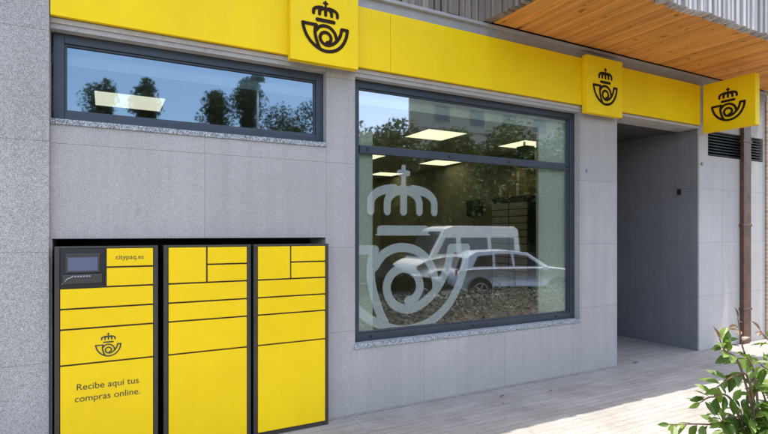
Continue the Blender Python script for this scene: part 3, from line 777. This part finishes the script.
suv_r = [(.12, 1.0), (.35, 1.45), (.75, 1.66), (1.9, 1.70), (2.55, 1.62), (3.35, 1.08)]
suv_g = [[(.6, 1.15), (.78, 1.5), (1.3, 1.56), (1.3, 1.15)], [(1.38, 1.15), (1.38, 1.57), (1.95, 1.58), (2.0, 1.15)], [(2.08, 1.15), (2.05, 1.58), (2.5, 1.52), (3.02, 1.15)]]
car('parked_suv', 'silver white sport utility car parked across the street, mirrored in the shop window', 'car', 10.6, -9.6, -.65, suv_p, suv_r, 1.86, 'car_white', (.85, 3.6), 1, suv_g).rotation_euler.z = R(24)
van_p = [(0.0, .4), (0, 1.1), (.05, 1.35), (4.3, 1.35), (5.1, 1.22), (5.55, 1.02), (5.62, .6), (5.5, .35), (.2, .35)]
van_r = [(.03, 1.2), (.08, 2.45), (.3, 2.58), (3.7, 2.58), (4.1, 2.48), (4.95, 1.25)]
van_g = [[(3.55, 1.45), (3.55, 2.1), (4.05, 2.1), (4.5, 1.45)], [(1.9, 1.55), (1.9, 2.1), (3.3, 2.1), (3.3, 1.55)], [(.4, 1.55), (.4, 2.1), (1.7, 2.1), (1.7, 1.55)]]
car('parked_van', 'cream high roofed van parked beyond the white car, mirrored in the shop window', 'van', 10.6, -13.6, -.65, van_p, van_r, 2.0, 'car_cream', (1.0, 4.5), -1, van_g)
hat_p = [(0.05, .45), (.0, .7), (.08, .95), (.5, 1.0), (2.9, 1.0), (3.8, .88), (4.15, .7), (4.2, .5), (4.1, .3), (.2, .26)]
hat_r = [(.08, .93), (.4, 1.35), (.8, 1.48), (1.8, 1.5), (2.2, 1.44), (3.0, .97)]
hat_g = [[(.55, 1.03), (.75, 1.33), (1.4, 1.38), (1.4, 1.03)], [(1.48, 1.03), (1.48, 1.39), (2.1, 1.36), (2.7, 1.03)]]
car('parked_hatchback', 'dark hatchback parked behind the white car, mirrored low in the shop window', 'car', 5.3, -9.9, -.65, hat_p, hat_r, 1.75, 'car_dark', (.8, 3.35), 1, hat_g)

def tree(name, label, cat_, x, y, h, rw_, kind='round', nl=3600, seed=1, mat='tree_leaf', group='trees across the street'):
    big_ = rw_ > 3
    rr = random.Random(seed); t = thing(name, label, cat_, (x, y, -.75), group)
    mb = MB(); mb.tube([(x, y, -.8), (x + .05, y, h * .3), (x + rr.uniform(-.2, .2), y, h * .75)], .22, .06, 9)
    cl = []
    for i in range(34 if kind == 'round' else 70):
        if kind == 'round':
            a = rr.uniform(0, 6.28); e_ = rr.uniform(-1.2, 1.3); q = rr.uniform(.3, .95)
            c = Vector((x + rw_ * q * math.cos(a) * math.cos(e_), y + rw_ * q * math.sin(a) * math.cos(e_), h * .53 + h * .43 * q * math.sin(e_))); r_ = rw_ * rr.uniform(.26, .46)
        else:
            z = rr.uniform(.12, .98); a = rr.uniform(0, 6.28); w_ = rw_ * (math.sin(min(1, z * 1.25 + .12) * math.pi) ** .6 if z < .85 else (1 - z) * 4 + .1) * .55
            c = Vector((x + w_ * math.cos(a), y + w_ * math.sin(a), z * h)); r_ = rw_ * rr.uniform(.25, .45)
        cl.append((c, r_))
        if kind == 'round' and i < 12:
            s0 = Vector((x, y, h * rr.uniform(.3, .55))); mb.tube([s0, s0.lerp(c, .5) + Vector((0, 0, .2)), c], .07, .02, 5)
    build('trunk', mb, 'bark', t, True)
    lf = MB()
    for i in range(nl):
        c, r_ = cl[rr.randrange(len(cl))]; d_ = Vector((rr.gauss(0, 1), rr.gauss(0, 1), rr.gauss(0, 1) * (.8 if kind == 'round' else 1.5))).normalized() * r_ * rr.random() ** .4
        p = c + d_; s_ = rr.uniform(.10, .19) if big_ else rr.uniform(.05, .10); a = Vector((rr.gauss(0, 1), rr.gauss(0, 1), rr.gauss(0, .6))).normalized(); b = a.orthogonal().normalized(); b.rotate(Matrix.Rotation(rr.uniform(0, 6.28), 3, a))
        lf.add([p - a * s_, p + b * s_ * .6, p + a * s_, p - b * s_ * .6], [(0, 1, 2, 3)])
    build('crown', lf, mat, t)
    return t
TREES = [
    ('columnar_tree', 'leftmost dark columnar tree across the street, beside the light in the high window', 'tree', -.1, -25, 9.2, 1.7, 'col'),
    ('columnar_tree', 'slim dark tree mirrored at the right end of the light in the high window', 'tree', 1.9, -25, 9.6, 1.4, 'col'),
    ('columnar_tree', 'broad dark columnar tree beside the street lamp', 'tree', 6.9, -24, 9.9, 1.7, 'col'),
    ('columnar_tree', 'shorter dark columnar tree left of the broad one', 'tree', 5.3, -24, 9.1, 1.7, 'col'),
    ('round_tree', 'pale green round tree right of the street lamp', 'tree', 9.9, -25, 9.5, 2.8, 'round'),
    ('round_tree', 'wide green tree mirrored in the upper pane of the shop window', 'tree', 14.4, -23, 9.3, 3.4, 'round'),
    ('round_tree', 'dense round tree behind the cream van', 'tree', 23, -22, 8.8, 4.0, 'round'),
    ('round_tree', 'spreading tree far behind the white car', 'tree', 29, -20, 8.6, 4.2, 'round'),
    ('round_tree', 'biggest round tree at the far end of the street row', 'tree', 39, -21, 9.4, 5, 'round'),
    ('round_tree', 'lower bushy tree filling the row behind the van', 'tree', 17, -19, 7.2, 3.3, 'round'),
    ('round_tree', 'lower bushy tree behind the white car', 'tree', 23.5, -18.5, 7.4, 3.8, 'round')]
for i, a in enumerate(TREES):
    big = a[6] > 3
    x, y = a[3], a[4]
    tree(a[0], a[1], a[2], x, y, a[5], a[6], a[7], 18000 if big else 20000, 30 + i, 'cypress_leaf' if a[7] == 'col' else 'tree_leaf')
# apartment block across the street
ab = thing('apartment_block', 'beige apartment block behind the street trees, mirrored faintly in the shop window', 'building', (40, -36, -.75))
build('wall', MB().box(24.5, 62, -36, -34, -.75, 24), 'plaster', ab)
build('roof', MB().box(24.2, 62.3, -36.3, -33.6, 24.002, 24.4), 'beam', ab)
for fl in range(7):
    z = 2.6 + fl * 3.05
    build('floor_band', MB().box(24.45, 62, -33.99, -33.9, z - .75, z - .5), 'beam', ab)
    for k in range(9):
        x = 26 + k * 4.0
        wo_ = build('window', MB().bbox(x - .08, x + 1.68, -34.0, -33.95, z - .08, z + 1.48, .02), 'beam', ab)
        build('pane', MB().box(x, x + 1.6, -33.948, -33.94, z, z + 1.4), 'carglass', wo_)
# hedge
rr = random.Random(5); hb = MB(); tk = MB(); tk.box(4, 60, -28.4, -28, -.7, 5)
for i in range(16000):
    p = Vector((rr.uniform(-12, 40), -16.4 + rr.uniform(-.5, .5), -.7 + rr.random() ** .7 * 1.6)); s_ = rr.uniform(.06, .12)
    a = Vector((rr.gauss(0, 1), rr.gauss(0, 1), rr.gauss(0, 1))).normalized(); b = a.orthogonal().normalized()
    hb.add([p - a * s_, p + b * s_ * .6, p + a * s_, p - b * s_ * .6], [(0, 1, 2, 3)])
for i in range(22000):
    p = Vector((rr.uniform(4, 60), -27 + rr.uniform(-1, 1), -.7 + rr.random() ** .8 * 6.5)); s_ = rr.uniform(.14, .26)
    a = Vector((rr.gauss(0, 1), rr.gauss(0, 1), rr.gauss(0, 1))).normalized(); b = a.orthogonal().normalized()
    tk.add([p - a * s_, p + b * s_ * .6, p + a * s_, p - b * s_ * .6], [(0, 1, 2, 3)])
tag(build('thicket', tk, 'cypress_leaf', loc=(30, -27, -.75)), 'dark far-off wood behind the street trees', 'wood', kind='stuff')
h_ = thing('hedge', 'long clipped green hedge on the far side of the street', 'hedge', (14, -16.4, -.75)); build('foliage', hb, 'tree_leaf', h_)
build('inner_branches', MB().box(-12, 40, -16.7, -16.1, -.75, .6), 'bark', h_)
# street lamp
t = thing('street_lamp', 'tall grey street lamp with round head across the street', 'street lamp', (6.9, -22, -.75))
build('post', MB().tube([(6.9, -22, -.75), (6.9, -22, 9.7)], .11, .06, 10), 'steel', t, True)
build('lamp_head', MB().tube([(6.9, -22, 9.6), (6.9, -22, 9.75), (6.9, -22, 9.85), (6.9, -22, 10.0)], .4, .12, 18), 'steel', t, True)
build('arm', MB().tube([(6.5, -22, 9.5), (7.3, -22, 9.5)], .05, .05, 6), 'steel', t)
